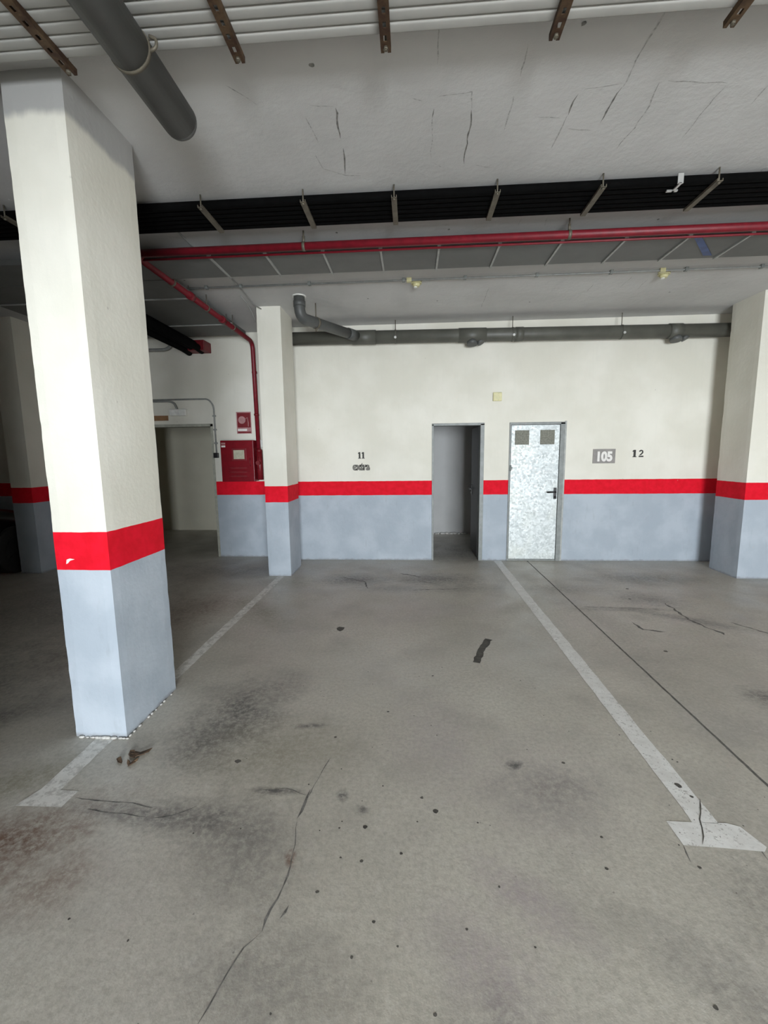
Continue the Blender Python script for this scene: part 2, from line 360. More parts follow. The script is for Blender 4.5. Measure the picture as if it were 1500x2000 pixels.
CR = [([(-0.428,2.017),(-0.484,1.746)],.006),([(-0.484,1.80),(-0.496,1.634)],.012),([(-0.496,1.634),(-0.472,1.513),(-0.469,1.405)],.005),([(-0.469,1.43),(-0.485,1.3),(-0.502,1.192)],.009),([(-0.502,1.192),(-0.544,1.145),(-0.571,1.036),(-0.60,0.95)],.005),
      ([(-0.433,1.28),(-0.45,1.234)],.011),([(-0.735,1.779),(-0.595,1.802),(-0.487,1.761)],.007),([(-1.56,1.70),(-1.35,1.685),(-1.16,1.66)],.007),([(-1.453,1.633),(-1.277,1.62),(-1.155,1.613)],.008),([(-1.13,1.605),(-1.05,1.632),(-0.968,1.678)],.009),
      ([(2.607,4.447),(2.564,4.003),(2.649,3.663)],.030),([(2.018,3.922),(2.02,3.748),(2.187,3.699)],.028),([(1.733,4.314),(2.456,4.265)],.012),([(1.077,1.595),(1.059,1.518)],.008),([(1.369,1.61),(1.357,1.544)],.010),
      ([(-0.9,5.30),(-0.6,5.12),(-0.511,4.835)],.022),([(-0.171,5.494),(0.12,5.33)],.03),([(0.0,4.80),(0.559,4.865)],.020),([(0.05,5.15),(0.33,5.05)],.02),([(2.9,3.95),(3.1,3.6)],.02)]
for pts, w in CR: strip(bm, pts, w*0.7, 0.0006, mi=4, jitter=0.6)
strip(bm, [(1.658, 6.2), (1.658, 5.0), (1.655, 3.4), (1.657, 1.93), (1.657, -0.5)], 0.014, 0.0006, mi=3, jitter=0.12)
SP = [(-0.899,1.968,0.019),(0.099,1.706,0.016),(0.04,1.779,0.01),(-0.203,1.611,0.013),(-0.048,1.497,0.008),(-0.2,1.457,0.01),(-0.65,3.671,0.047),(0.141,2.873,0.011),(-0.151,2.433,0.01),(0.06,1.011,0.007),(0.851,1.072,0.009),(0.728,1.476,0.009),(-0.133,1.243,0.007),(-0.345,1.331,0.008),(0.311,1.385,0.006),(0.759,2.039,0.011),(2.306,4.564,0.021),(2.449,4.918,0.023),(-0.431,2.18,0.010),(-1.172,1.194,0.006),(0.767,1.613,0.008),(1.98,3.33,0.02),(0.274,1.656,0.006),(-0.283,1.467,0.006),(1.077,1.50,0.009),(0.018,1.648,0.005),(-0.193,1.136,0.007),(0.176,1.237,0.006),(0.386,1.196,0.005),(-0.31,1.6,0.006)]
for x, y, s in SP: blot(bm, x, y, s*0.8, s*(0.7 if s < .03 else 1.0), 0.0007)
rr = random.Random(3)
for k in range(70):
    s = rr.uniform(0.002, 0.0045); blot(bm, rr.uniform(-1.2, 1.6), rr.uniform(0.85, 3.0), s, s, 0.0007, n=6)
strip(bm, [(0.64, 3.50), (0.55, 3.30), (0.475, 3.08)], 0.055, 0.0007, mi=2, jitter=0.12)
floor = struct(obj('floor', bm, [M_floor, M_dark, M_dark, M_joint, M_crack], fix=False), 'worn stained grey concrete garage floor')

# painted bay lines
bm = new_bm()
def quad(bm, pts, z=0.0015):
    bm.faces.new([bm.verts.new((p[0], p[1], z)) for p in pts])
def paintline(bm, x, w, y0, y1, z=0.0015, n=60):
    L = []; Rr = []
    for k in range(n+1):
        y = y0 + (y1-y0)*k/n
        L.append(bm.verts.new((x-w/2+random.uniform(-.003, .003), y, z))); Rr.append(bm.verts.new((x+w/2+random.uniform(-.003, .003), y, z)))
    for k in range(n): bm.faces.new([L[k], Rr[k], Rr[k+1], L[k+1]])
paintline(bm, 1.232, 0.105, 1.705, 6.19)
quad(bm, [(1.0745,1.592),(1.20,1.588),(1.372,1.579),(1.395,1.60),(1.362,1.692),(1.318,1.708),(1.18,1.705),(1.072,1.706)])
strip(bm, [(1.293, 1.835), (1.22, 1.72), (1.153, 1.598)], 0.006, 0.0022, mi=1, jitter=0.4); blot(bm, 1.243, 1.911, 0.014, 0.016, 0.0022, mi=1); blot(bm, 1.262, 1.845, 0.008, 0.008, 0.0022, mi=1)
tag(obj('bay_line', bm, [M_line, M_dark], fix=False), 'bright white painted line with T-shaped end, running to between the two small doors', 'floor marking')
bm = new_bm(); paintline(bm, -1.715, 0.10, 1.735, 2.117, n=10); quad(bm, [(-1.80,1.637),(-1.58,1.641),(-1.575,1.735),(-1.765,1.735)])
tag(obj('bay_line', bm, M_worn, fix=False), 'worn white line stub with corner foot, in front of the nearest column', 'floor marking')
bm = new_bm(); paintline(bm, -1.70, 0.085, 2.63, 5.33)
tag(obj('bay_line', bm, M_worn, fix=False), 'worn white line on the floor joining the nearest column to the middle column', 'floor marking')

# ------------------------------------------------------------------ shell
bm = new_bm(); box(bm, -8.2, 8.2, -6.35, 10.2, H, H+0.2)
SEG = [([(0.115,2.05),(0.123,2.242)],1),([(0.513,2.173),(0.516,2.341)],0),([(0.516,2.45),(0.516,2.686)],1),([(0.117,2.499),(0.116,2.56)],2),([(0.116,2.56),(0.121,2.883)],0),([(0.319,2.522),(0.322,2.946)],2),([(0.827,2.464),(0.83,2.60)],2),([(0.83,2.60),(0.821,2.861)],1),
       ([(1.028,2.05),(1.034,2.441)],1),([(1.034,2.441),(1.025,2.671)],2),([(1.199,2.425),(1.233,2.567),(1.229,2.725),(1.212,2.885)],1),([(1.543,2.476),(1.536,2.625),(1.547,2.829)],1),([(1.744,2.483),(1.754,2.609)],1),
       ([(-0.389,2.452),(-0.398,2.669)],2),([(-0.398,2.75),(-0.417,2.982)],2),([(-0.57,2.78),(-0.547,2.921),(-0.419,2.992),(-0.322,3.006)],1),([(-0.519,2.425),(-0.395,2.445)],0),([(-0.56,2.5),(-0.53,2.7)],0),
       ([(0.386,2.961),(0.503,3.0)],0),([(0.132,2.921),(0.207,2.975)],0),([(-0.891,2.272),(-0.788,2.403)],0),([(0.842,3.604),(0.838,3.715)],1),([(1.03,3.62),(1.053,3.749)],1),([(0.831,4.973),(0.853,5.63)],1),([(1.943,5.01),(1.95,5.231)],1),([(2.255,4.838),(2.269,5.142)],1),([(2.45,4.922),(2.491,5.208)],1),([(2.235,3.156),(2.247,3.234)],1),
       ([(0.12,2.43),(0.30,2.41),(0.322,2.52)],0),([(0.85,2.44),(1.03,2.42)],0),([(1.24,2.42),(1.54,2.46)],0),([(0.66,2.60),(0.80,2.62)],0),([(0.0,2.42),(0.06,2.45)],1),([(0.86,2.70),(1.0,2.72)],1)]
for pts, mi in SEG: strip(bm, pts, (0.005, 0.006, 0.008)[mi], H-0.0007, up=-1, mi=(1, 1, 2)[mi], jitter=0.45)
blot(bm, -0.455, 2.20, 0.014, 0.012, H-0.0008, mi=2)
for x, y in ((0.3,3.73),(2.9,5.33),(-0.6,3.7),(1.9,3.72),(-2.3,4.5),(0.72,2.1),(0.3,5.35),(-.5,5.2),(1.4,5.5)): blot(bm, x, y, 0.010, 0.012, H-0.0008, mi=2)
for v in bm.verts: pass
struct(obj('ceiling', bm, [M_ceil, M_mark, M_markd], fix=False), 'grey painted concrete ceiling with board marks')

bm = new_bm()
T = 0.16
DX = [(0.283, 0.985), (1.362, 2.105)]   # two small doorways, rough openings
DZ = 1.965
x = -1.95
for a, b in DX:
    box(bm, x, a, YW, YW+T, 0, H); box(bm, a, b, YW, YW+T, DZ, H); x = b
box(bm, x, 8.2, YW, YW+T, 0, H)
box(bm, -2.985, -1.95, YL, YL+T, 0, H)
box(bm, -4.10, -2.985, YL, YL+T, 2.035, H); box(bm, -8.2, -4.10, YL, YL+T, 0, H)
wall_back = struct(obj('wall_back', bm, M_wall), 'cream far wall with red stripe and blue-grey base')
bm = new_bm(); box(bm, -8.2, -8.05, -6.35, 10.2, 0, H); struct(obj('wall_left', bm, M_wall), 'left wall')
bm = new_bm(); box(bm, 8.05, 8.2, -6.35, 10.2, 0, H); struct(obj('wall_right', bm, M_wall), 'right wall')
bm = new_bm(); box(bm, -8.2, 0.3, -6.35, -6.2, 0, H); box(bm, 3.2, 8.2, -6.35, -6.2, 0, H); box(bm, 0.3, 3.2, -6.35, -6.2, 2.65, H); box(bm, -1.5, -1.35, -6.2, -0.2, 0, H); box(bm, -1.2, 8.05, -2.15, -1.9, 2.35, H)  # last two boxes: side wall and low beam added out of view to block daylight
struct(obj('wall_front_and_blockers', bm, M_wall), 'wall around the wide garage entrance, plus an added unseen side wall and beam blocking light')
# storage room and corridor behind the far wall
bm = new_bm()
box(bm, -0.3, -0.2, YW+T, 8.35, 0, 2.6); box(bm, 1.32, 1.42, YW+T, 8.35, 0, 2.6); box(bm, -0.3, 1.42, 8.35, 8.45, 0, 2.6); box(bm, -0.3, 1.42, YW+T, 8.45, 2.6, 2.7)
struct(obj('wall_storage', bm, M_room), 'grey plaster walls of the storage room')
bm = new_bm()
box(bm, -5.6, -5.5, YL+T, 8.76, 0, 2.6); box(bm, -2.75, -2.65, YL+T, 8.76, 0, 2.6); box(bm, -5.6, -2.65, 8.76, 8.86, 0, 2.6); box(bm, -5.6, -2.65, YL+T, 8.86, 2.6, 2.7)
struct(obj('wall_corridor', bm, M_corr), 'beige walls of the corridor')
bm = new_bm()
for k in range(26):
    x = 0.35 + 0.78*k/26 + random.uniform(-.02, .02); s = random.uniform(0.012, 0.03)
    sphere(bm, (x, 8.30+random.uniform(-.03, .02), s*0.5), s, (1.3, 1, 0.7), 8)
tag(obj('plaster_crumbs', bm, M_dust), 'pale plaster crumbs along the back wall inside the open storage room', 'debris', kind='stuff')

# ------------------------------------------------------------------ columns
def column(x0, x1, y0, y1, label, mat=M_wall):
    bm = new_bm(); nz = 110; rings = []
    prof = []
    nx, ny = 6, 8
    for k in range(nx): prof.append((x0+(x1-x0)*k/nx, y0))
    for k in range(ny): prof.append((x1, y0+(y1-y0)*k/ny))
    for k in range(nx): prof.append((x1-(x1-x0)*k/nx, y1))
    for k in range(ny): prof.append((x0, y1-(y1-y0)*k/ny))
    cx, cy = (x0+x1)/2, (y0+y1)/2
    corners = {(x0, y0), (x1, y0), (x1, y1), (x0, y1)}
    for i in range(nz+1):
        z = H*i/nz; ring = []
        for (px, py) in prof:
            q = Vector((px*3, py*3, z*4)); dxy = 0.0025*(noise.noise(q))
            c = (px, py) in corners
            if c: dxy -= 0.0035 + 0.004*max(0, noise.noise(Vector((px*5, py*5, z*14))))
            d = Vector((px-cx, py-cy)).normalized()
            ring.append(bm.verts.new((px+d.x*dxy, py+d.y*dxy, z)))
        rings.append(ring)
    n = len(prof)
    for A, B in zip(rings, rings[1:]):
        for k in range(n): bm.faces.new([A[k], A[(k+1) % n], B[(k+1) % n], B[k]])
    bm.faces.new(rings[0][::-1]); bm.faces.new(rings[-1])
    return tag(obj('concrete_column', bm, mat), label, 'column', 'painted garage columns')
c0 = column(-1.898, -1.597, 2.117, 2.63, 'nearest and largest cream column with red stripe, on the left of the photo', M_paint)
bm = new_bm(); poly(bm, [(-1.835, 2.1125, 1.0), (-1.825, 2.1125, 1.004), (-1.812, 2.1125, 1.018), (-1.785, 2.1125, 1.026), (-1.812, 2.1125, 1.03), (-1.83, 2.1125, 1.024)], (0, -1, 0), 0.001); obj('paint_chip', bm, M_lightpaint, c0)
column(-1.868, -1.570, 5.335, 5.85, 'cream column with red stripe between the red hose cabinet and the number 11')
column(3.95, 4.40, 5.36, 5.86, 'cream column with red stripe at the right edge beyond the number 12')
column(-5.33, -5.04, 5.375, 5.88, 'dim cream column with red stripe at the left edge, beside the black car')
bm = new_bm()
for k in range(14):
    t = k/13; s = random.uniform(.006, .014)
    sphere(bm, (-1.87+0.28*t+random.uniform(-.01, .01), 2.112-s*.4, s*.5), s, (1.6, 0.8, 0.6), 8)
for k in range(9):
    s = random.uniform(.004, .010); sphere(bm, (-1.590, 2.14+0.05*k+random.uniform(-.02, .02), s*.5), s, (0.8, 1.5, 0.6), 8)
tag(obj('plaster_crumbs', bm, M_dust), 'white plaster crumbs along the foot of the nearest column', 'debris', kind='stuff')
bm = new_bm()
rl = random.Random(5)
for k in range(7):
    x, y = -1.50+rl.uniform(-.06, .08), 1.955+rl.uniform(-.05, .05); a = rl.uniform(0, 3); w = rl.uniform(.012, .03)
    pts = [(x+w*1.6*math.cos(a)*c - w*.7*math.sin(a)*s, y+w*1.6*math.sin(a)*c + w*.7*math.cos(a)*s, 0.002+0.012*rl.random()) for c, s in ((-1,0),(-.4,.8),(.5,.7),(1,0),(.5,-.8),(-.4,-.6))]
    poly(bm, pts, (0, 0, 1), 0.002)
tag(obj('dry_leaves', bm, M_leafdry), 'small clump of dry brown leaves on the floor before the nearest column', 'leaves', kind='stuff')

# ------------------------------------------------------------------ doors
d1 = bpy.data.objects.new('door_1', None); C.objects.link(d1); d1.location = (0.985, YW, 0); struct(d1, 'open dark storage room door swung inwards')
bm = new_bm()
a, b = DX[0]
box(bm, a, a+0.025, YW-0.012, YW+T, 0, DZ); box(bm, b-0.025, b+0.03, YW-0.012, YW+T, 0, DZ); box(bm, a, b+0.03, YW-0.012, YW+T, DZ-0.022, DZ+0.012)
obj('door_frame', bm, M_frame, d1, 0.003)
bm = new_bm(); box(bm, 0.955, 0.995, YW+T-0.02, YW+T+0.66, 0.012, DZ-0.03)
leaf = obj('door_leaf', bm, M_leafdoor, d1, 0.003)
bm = new_bm(); box(bm, 0.943, 0.957, 6.90, 6.945, 0.90, 1.06); cyl(bm, (0.955, 6.92, 1.0), (0.905, 6.92, 1.0), 0.010, 10); cyl(bm, (0.910, 6.925, 1.0), (0.910, 6.80, 1.0), 0.010, 10)
obj('door_handle', bm, M_black, leaf)
bm = new_bm(); cyl(bm, (0.957, 6.925, 0.93), (0.935, 6.925, 0.93), 0.016, 12); lk = obj('lock_cylinder', bm, M_zinc, leaf)

d2 = bpy.data.objects.new('door_2', None); C.objects.link(d2); d2.location = (1.362, YW, 0); struct(d2, 'closed galvanised metal door with two vents')
a, b = DX[1]
bm = new_bm()
box(bm, a, a+0.022, YW-0.015, YW+T, 0, DZ); box(bm, b-0.05, b+0.012, YW-0.02, YW+T, 0, DZ); box(bm, a, b+0.012, YW-0.02, YW+T, DZ-0.025, DZ+0.008)
box(bm, a, b, YW-0.005, YW+T, 0, 0.022)
fr = obj('door_frame', bm, M_frame, d2, 0.003)
bm = new_bm(); box(bm, b+0.012, b+0.035, YW-0.012, YW+0.01, 0, DZ+0.02); obj('frame_trim', bm, M_frame2, d2, 0.002)
bm = new_bm(); box(bm, a+0.026, b-0.055, YW-0.008, YW+0.035, 0.026, DZ-0.03)
lf = obj('door_leaf', bm, M_galv, d2, 0.003)
for cx in (1.535, 1.882):
    bm = new_bm(); w = 0.098
    box(bm, cx-w, cx+w, YW-0.012, YW-0.0085, 1.665, 1.865)
    for k in range(9):
        z = 1.675+0.0215*k; box(bm, cx-w+0.008, cx+w-0.008, YW-0.016, YW-0.012, z, z+0.010)
    obj('door_vent', bm, M_vent, lf)
bm = new_bm(); box(bm, 1.995, 2.035, YW-0.020, YW-0.008, 0.90, 1.06); cyl(bm, (2.015, YW-0.01, 1.0), (2.015, YW-0.06, 1.0), 0.011, 10); tube(bm, [(2.015, YW-0.055, 1.0), (1.985, YW-0.06, 1.0), (1.895, YW-0.055, 0.998)], 0.012, 10)
sphere(bm, (2.015, YW-0.02, 0.925), 0.017)
obj('door_handle', bm, M_black, lf)
bm = new_bm(); cyl(bm, (1.385, YW-0.02, 1.30), (1.385, YW-0.02, 1.38), 0.012, 10); box(bm, 1.385, 1.415, YW-0.012, YW-0.008, 1.32, 1.36); obj('hinge', bm, M_frame, lf)
# left corridor opening: thin pale frame
bm = new_bm(); box(bm, -4.10, -4.065, YL-0.008, YL+T, 0, 2.035); box(bm, -3.02, -2.985, YL-0.008, YL+T, 0, 2.035); box(bm, -4.10, -2.985, YL-0.008, YL+T, 2.0, 2.04)
struct(obj('trim_1', bm, simple('corridor_frame', (0.36, 0.36, 0.30), 0.6)), 'beige frame of the corridor opening')

# ------------------------------------------------------------------ wall numbers
def wallpoly(bm, pts, x0, z0, s, th=0.002, y=YW):
    poly(bm, [(x0+px*s, y-0.0005, z0+pz*s) for px, pz in pts], (0, -1, 0), th)
ONE = [[(0.04,1.0),(0.34,1.0),(0.34,0.0),(0.04,0.0)], [(-0.10,0.86),(0.08,1.0),(0.08,0.78),(-0.10,0.74)], [(-0.08,0.0),(0.06,0.0),(0.06,0.10),(-0.08,0.10)], [(0.32,0.0),(0.46,0.0),(0.46,0.10),(0.32,0.10)]]
bm = new_bm()
for x0 in (-0.775, -0.722):
    for p in ONE: wallpoly(bm, [(px*0.85, pz) for px, pz in p], x0+0.005, 1.497, 0.092)
tag(obj('wall_number', bm, M_stencil), 'black stencilled number 11 on the cream wall', 'wall number')
def arc(cx, cz, r0, r1, a0, a1, sx=1.0, n=14):
    o = [(cx+sx*r1*math.cos(math.radians(a0+(a1-a0)*k/n)), cz+r1*math.sin(math.radians(a0+(a1-a0)*k/n))) for k in range(n+1)]
    i = [(cx+sx*r0*math.cos(math.radians(a0+(a1-a0)*k/n)), cz+r0*math.sin(math.radians(a0+(a1-a0)*k/n))) for k in range(n+1)]
    return o + i[::-1]
bm = new_bm()
for p in ONE: wallpoly(bm, [(px*1.0, pz) for px, pz in p], 3.055, 1.475, 0.100)
x0 = 3.13
wallpoly(bm, arc(0.30, 0.70, 0.12, 0.30, 170, 20), x0, 1.475, 0.100)
wallpoly(bm, [(0.585,0.78),(0.60,0.66),(0.55,0.52),(0.30,0.26),(0.02,0.20),(0.10,0.30),(0.30,0.50),(0.42,0.68),(0.42,0.80)], x0, 1.475, 0.100)
wallpoly(bm, [(0.0,0.16),(0.62,0.20),(0.64,0.0),(0.0,0.0)], x0, 1.475, 0.100)
tag(obj('wall_number', bm, M_stencil), 'black stencilled number 12 to the right of the grey number plate', 'wall number')

def text_mesh(name, body, size, mat, x, y, z, th=0.002, align='CENTER', sx=1.0, bold=0.0, parent=None):
    cu = bpy.data.curves.new(name, 'FONT'); cu.body = body; cu.size = size; cu.extrude = th; cu.align_x = align; cu.offset = bold
    tmp = bpy.data.objects.new(name, cu); C.objects.link(tmp)
    dg = bpy.context.evaluated_depsgraph_get(); me = bpy.data.meshes.new_from_object(tmp.evaluated_get(dg))
    bpy.data.objects.remove(tmp)
    me.transform(Matrix.Translation((x, y, z)) @ Matrix.Rotation(math.radians(90), 4, 'X') @ Matrix.Diagonal((sx, 1, 1, 1)))
    me.materials.clear(); me.materials.append(mat)
    o = bpy.data.objects.new(name, me); C.objects.link(o)
    if parent: o.parent = parent; o.matrix_parent_inverse = Matrix.Translation(parent.location).inverted()
    return o
tag(text_mesh('stencilled_word', 'extra', 0.135, M_stencilg, -0.735, YW-0.002, 1.338, sx=0.84, bold=0.011), 'small dark grey stencilled word under the number 11', 'lettering')
pl = thing('number_plate', 'grey rectangular number plate with pale 105 beside the metal door', 'sign', (2.663, YW, 1.40))
bm = new_bm(); box(bm, 2.512, 2.815, YW-0.008, YW, 1.395, 1.592); obj('plate', bm, M_plate, pl, 0.002)
text_mesh('digits', '105', 0.175, M_lightpaint, 2.663, YW-0.0095, 1.430, sx=0.86, bold=0.009, parent=pl)
# yellow junction box
jb = thing('junction_box', 'small yellowed square box high on the wall between the two small doors', 'junction box', (1.18, YW, 2.29))
bm = new_bm(); box(bm, 1.122, 1.240, YW-0.035, YW, 2.268, 2.385); obj('box_body', bm, M_yellow, jb, 0.006)
bm = new_bm(); box(bm, 1.132, 1.230, YW-0.041, YW-0.036, 2.278, 2.375); obj('lid', bm, M_yellow, jb, 0.003)

# ------------------------------------------------------------------ fire hose corner
y0 = 6.20
cb = thing('fire_hose_cabinet', 'dark red fire hose cabinet with small window on the wall left of middle column', 'fire hose cabinet', (-2.56, YL, 1.18))
bm = new_bm(); box(bm, -2.80, -2.31, y0+0.012, YL, 1.18, 1.78); obj('cabinet_body', bm, M_redc, cb, 0.006)
bm = new_bm()
box(bm, -2.80, -2.31, y0-0.006, y0+0.012, 1.18, 1.78)
dr = obj('cabinet_door', bm, M_redc, cb, 0.004)
bm = new_bm(); box(bm, -2.635, -2.415, y0-0.010, y0-0.006, 1.485, 1.665); obj('window_rim', bm, M_redd, dr, 0.002)
bm = new_bm(); box(bm, -2.605, -2.445, y0-0.014, y0-0.010, 1.51, 1.64); box(bm, -2.605, -2.445, y0-0.016, y0-0.014, 1.555, 1.562); obj('window_pane', bm, M_cream, dr)
for z, mm in ((1.735, M_pink), (1.695, M_lightpaint)):
    bm = new_bm(); box(bm, -2.785, -2.725, y0-0.008, y0-0.006, z-0.012, z+0.014); obj('sticker', bm, mm, dr)
bm = new_bm(); tube(bm, [(-2.36, y0-0.006, 1.52), (-2.36, y0-0.03, 1.51), (-2.36, y0-0.03, 1.42), (-2.36, y0-0.006, 1.41)], 0.006, 8); obj('door_handle', bm, M_redd, dr)
for z in (1.25, 1.31, 1.37):
    bm = new_bm(); box(bm, -2.66, -2.42, y0-0.009, y0-0.006, z, z+0.018); obj('door_slot', bm, M_redd, dr)
bm = new_bm(); cyl(bm, (-2.257, 6.29, 1.20), (-2.257, 6.29, 1.62), 0.045, 16); sphere(bm, (-2.257, 6.29, 1.62), 0.045); cyl(bm, (-2.257, 6.29, 1.45), (-2.257, 6.20, 1.45), 0.03, 12); cyl(bm, (-2.257, 6.22, 1.36), (-2.257, 6.22, 1.54), 0.012, 10)
tag(obj('pipe_valve', bm, M_redd), 'dark red valve fitting squeezed beside the hose cabinet and the column', 'valve')
al = thing('call_point', 'small white box at the top right corner of the hose cabinet', 'alarm box', (-2.235, YL, 1.68))
bm = new_bm(); box(bm, -2.275, -2.195, YL-0.05, YL, 1.68, 1.79); obj('box_body', bm, M_white, al, 0.005)
sg = thing('fire_hose_sign', 'small square red and white hose sign above the hose cabinet', 'sign', (-2.50, YL, 1.89))
bm = new_bm(); box(bm, -2.615, -2.39, YL-0.004, YL, 1.885, 2.205); obj('sign_board', bm, M_pink, sg)
bm = new_bm(); box(bm, -2.60, -2.40, YL-0.006, YL-0.004, 1.975, 2.19); obj('red_field', bm, M_redd, sg)
bm = new_bm(); cyl(bm, (-2.53, YL-0.006, 2.085), (-2.53, YL-0.009, 2.085), 0.055, 24); tube(bm, [(-2.475, YL-0.008, 2.10), (-2.445, YL-0.008, 2.12), (-2.435, YL-0.008, 2.05), (-2.435, YL-0.008, 1.99)], 0.006, 8); obj('hose_pictogram', bm, M_pink, sg)
bm = new_bm(); box(bm, -2.60, -2.46, YL-0.006, YL-0.004, 1.925, 1.955); obj('white_band', bm, M_lightpaint, sg)
bm = new_bm(); box(bm, -2.60, -2.40, YL-0.006, YL-0.004, 1.893, 1.915); obj('dark_band', bm, M_redd, sg)

# corridor door surroundings
el = thing('emergency_light', 'small white emergency light above the corridor opening', 'emergency light', (-3.49, YL, 2.15))
bm = new_bm(); box(bm, -3.62, -3.36, YL-0.06, YL, 2.16, 2.26); obj('housing', bm, M_white, el, 0.01)
bm = new_bm(); box(bm, -3.60, -3.45, YL-0.068, YL-0.06, 2.175, 2.245); obj('lens', bm, simple('frosted_lens', (0.82, 0.82, 0.78), 0.3), el, 0.004)
bm = new_bm(); box(bm, -3.95, -3.665, YL-0.008, YL, 2.095, 2.17)
tag(obj('exit_sign', bm, M_brown), 'narrow brown sign plate above the corridor opening, left of the emergency light', 'sign')
wc = thing('wall_conduit', 'thin grey conduit looping over the corridor opening down to a black switch', 'conduit', (-3.0, YL, 1.6))
bm = new_bm(); tube(bm, [(-4.2, YL-0.015, 2.40), (-3.02, YL-0.015, 2.40), (-2.945, YL-0.015, 2.30), (-2.945, YL-0.015, 1.60)], 0.012, 10, rad=0.06); obj('conduit_run', bm, M_greycond, wc)
bm = new_bm(); tube(bm, [(-3.9, YL-0.04, 2.375), (-3.62, YL-0.04, 2.375), (-3.535, YL-0.04, 2.35), (-3.50, YL-0.04, 2.262)], 0.015, 10, rad=0.05); obj('conduit_branch', bm, M_greycond, wc)
for z in (2.15, 1.95, 1.75):
    bm = new_bm(); box(bm, -2.967, -2.923, YL-0.032, YL, z-0.012, z+0.012); obj('clip', bm, M_greycond, wc)
bm = new_bm(); box(bm, -2.985, -2.915, YL-0.045, YL, 1.53, 1.605)
tag(obj('light_switch', bm, M_black, bevel=0.005), 'small black switch at the end of the conduit beside the corridor opening', 'switch')

# ------------------------------------------------------------------ strut rails and ducts of tubes
def strut(xc, ya, yb, z0, wid, hgt, mat, label, group, cat='support rail', holes=True, rods=None):
    t = thing('support_rail', label, cat, (xc, (ya+yb)/2, z0), group)
    bm = new_bm(); w = wid/2
    box(bm, xc-w, xc-w+0.004, ya, yb, z0, z0+hgt); box(bm, xc+w-0.004, xc+w, ya, yb, z0, z0+hgt)
    # slotted web
    y = ya; 
    box(bm, xc-w+0.004, xc-w*0.32, ya, yb, z0, z0+0.003); box(bm, xc+w*0.32, xc+w-0.004, ya, yb, z0, z0+0.003)
    if not holes: box(bm, xc-w*0.32, xc+w*0.32, ya, yb, z0, z0+0.003)
    while holes and y < yb-0.001:
        e = min(y+0.030, yb); box(bm, xc-w*0.32, xc+w*0.32, y, e, z0, z0+0.003); y += 0.055
    obj('channel', bm, mat, t)
    for ry in (rods or []):
        bm = new_bm(); cyl(bm, (xc, ry, z0-0.012), (xc, ry, H), 0.005, 8); obj('threaded_rod', bm, M_steel, t)
        bm = new_bm(); cyl(bm, (xc, ry, z0-0.010), (xc, ry, z0), 0.010, 6); obj('nut', bm, M_steel, t)
    return t
names5 = ['leftmost', 'second from left', 'middle', 'second from right', 'rightmost']
for xc, nm in zip((-1.462, -0.718, -0.102, 0.575, 1.243), names5):
    strut(xc, 1.30, 2.01, 3.20, 0.042, 0.024, M_rust, f'rusty slotted rail under the pale ceiling tubes, {nm} of five', 'rusty rails under the pale tubes', rods=(1.4, 1.985))
far = ['farthest into the room', 'second from the far side', 'third from the far side', 'fourth from the far side', 'fifth from the far side', 'sixth from the far side', 'seventh from the far side', 'eighth from the far side', 'ninth from the far side', 'nearest to the camera']
for k in range(10):
    bm = new_bm(); yc = 1.943 - 0.0502*k
    sec = []
    for q in range(28):
        t = 2*math.pi*q/28; cc_, ss_ = math.cos(t), math.sin(t)
        sec.append((yc + 0.0234*math.copysign(abs(cc_)**0.4, cc_), 3.2505 + 0.0234*math.copysign(abs(ss_)**0.4, ss_)))
    A = [bm.verts.new((-8.0, a_, b_)) for a_, b_ in sec]; B = [bm.verts.new((8.0, a_, b_)) for a_, b_ in sec]
    for q in range(28):
        f = bm.faces.new([A[q], A[(q+1) % 28], B[(q+1) % 28], B[q]]); f.smooth = True
    bm.faces.new(A[::-1]); bm.faces.new(B)
    tag(obj('ceiling_tube', bm, M_tubewhite), f'pale grey tube along the ceiling near the top edge, {far[k]}', 'tube', 'pale ceiling tubes')
lab7 = ['leftmost', 'second from left', 'third from left', 'fourth from left', 'fifth from left', 'rightmost']
for xc, nm in zip((-1.440, -0.729, -0.115, 0.563, 1.234, 1.946), lab7):
    strut(xc, 3.10, 3.448, 3.243, 0.036, 0.016, M_steel, f'short grey-brown bracket under the black tube bundle, {nm} of six', 'brackets under the black tubes', 'bracket', holes=False, rods=(3.115,))
strut(-2.87, 3.10, 3.448, 3.243, 0.036, 0.016, M_steel, 'short bracket under the black tube bundle behind the nearest column', 'brackets under the black tubes', 'bracket', holes=False, rods=(3.115,))
pos6 = ['nearest to the camera', 'second nearest', 'third nearest', 'fourth nearest', 'fifth nearest', 'farthest from the camera']
for k in range(6):
    bm = new_bm(); yc = 3.160 + 0.0552*k
    tube(bm, [(-8.0, yc, 3.287), (8.0, yc, 3.287)], 0.027, 14)
    tag(obj('black_tube', bm, M_tubeblack), f'black tube in the bundle across the ceiling, {pos6[k]}', 'tube', 'black tubes across the ceiling')
bm = new_bm(); box(bm, 1.70, 1.735, 3.120, 3.128, 3.253, 3.312); box(bm, 1.71, 1.725, 3.120, 3.21, 3.248, 3.257); box(bm, 1.675, 1.745, 3.195, 3.21, 3.248, 3.257)
tag(obj('metal_clip', bm, M_zinc), 'shiny little metal clip on the black tubes, near the right', 'clip')

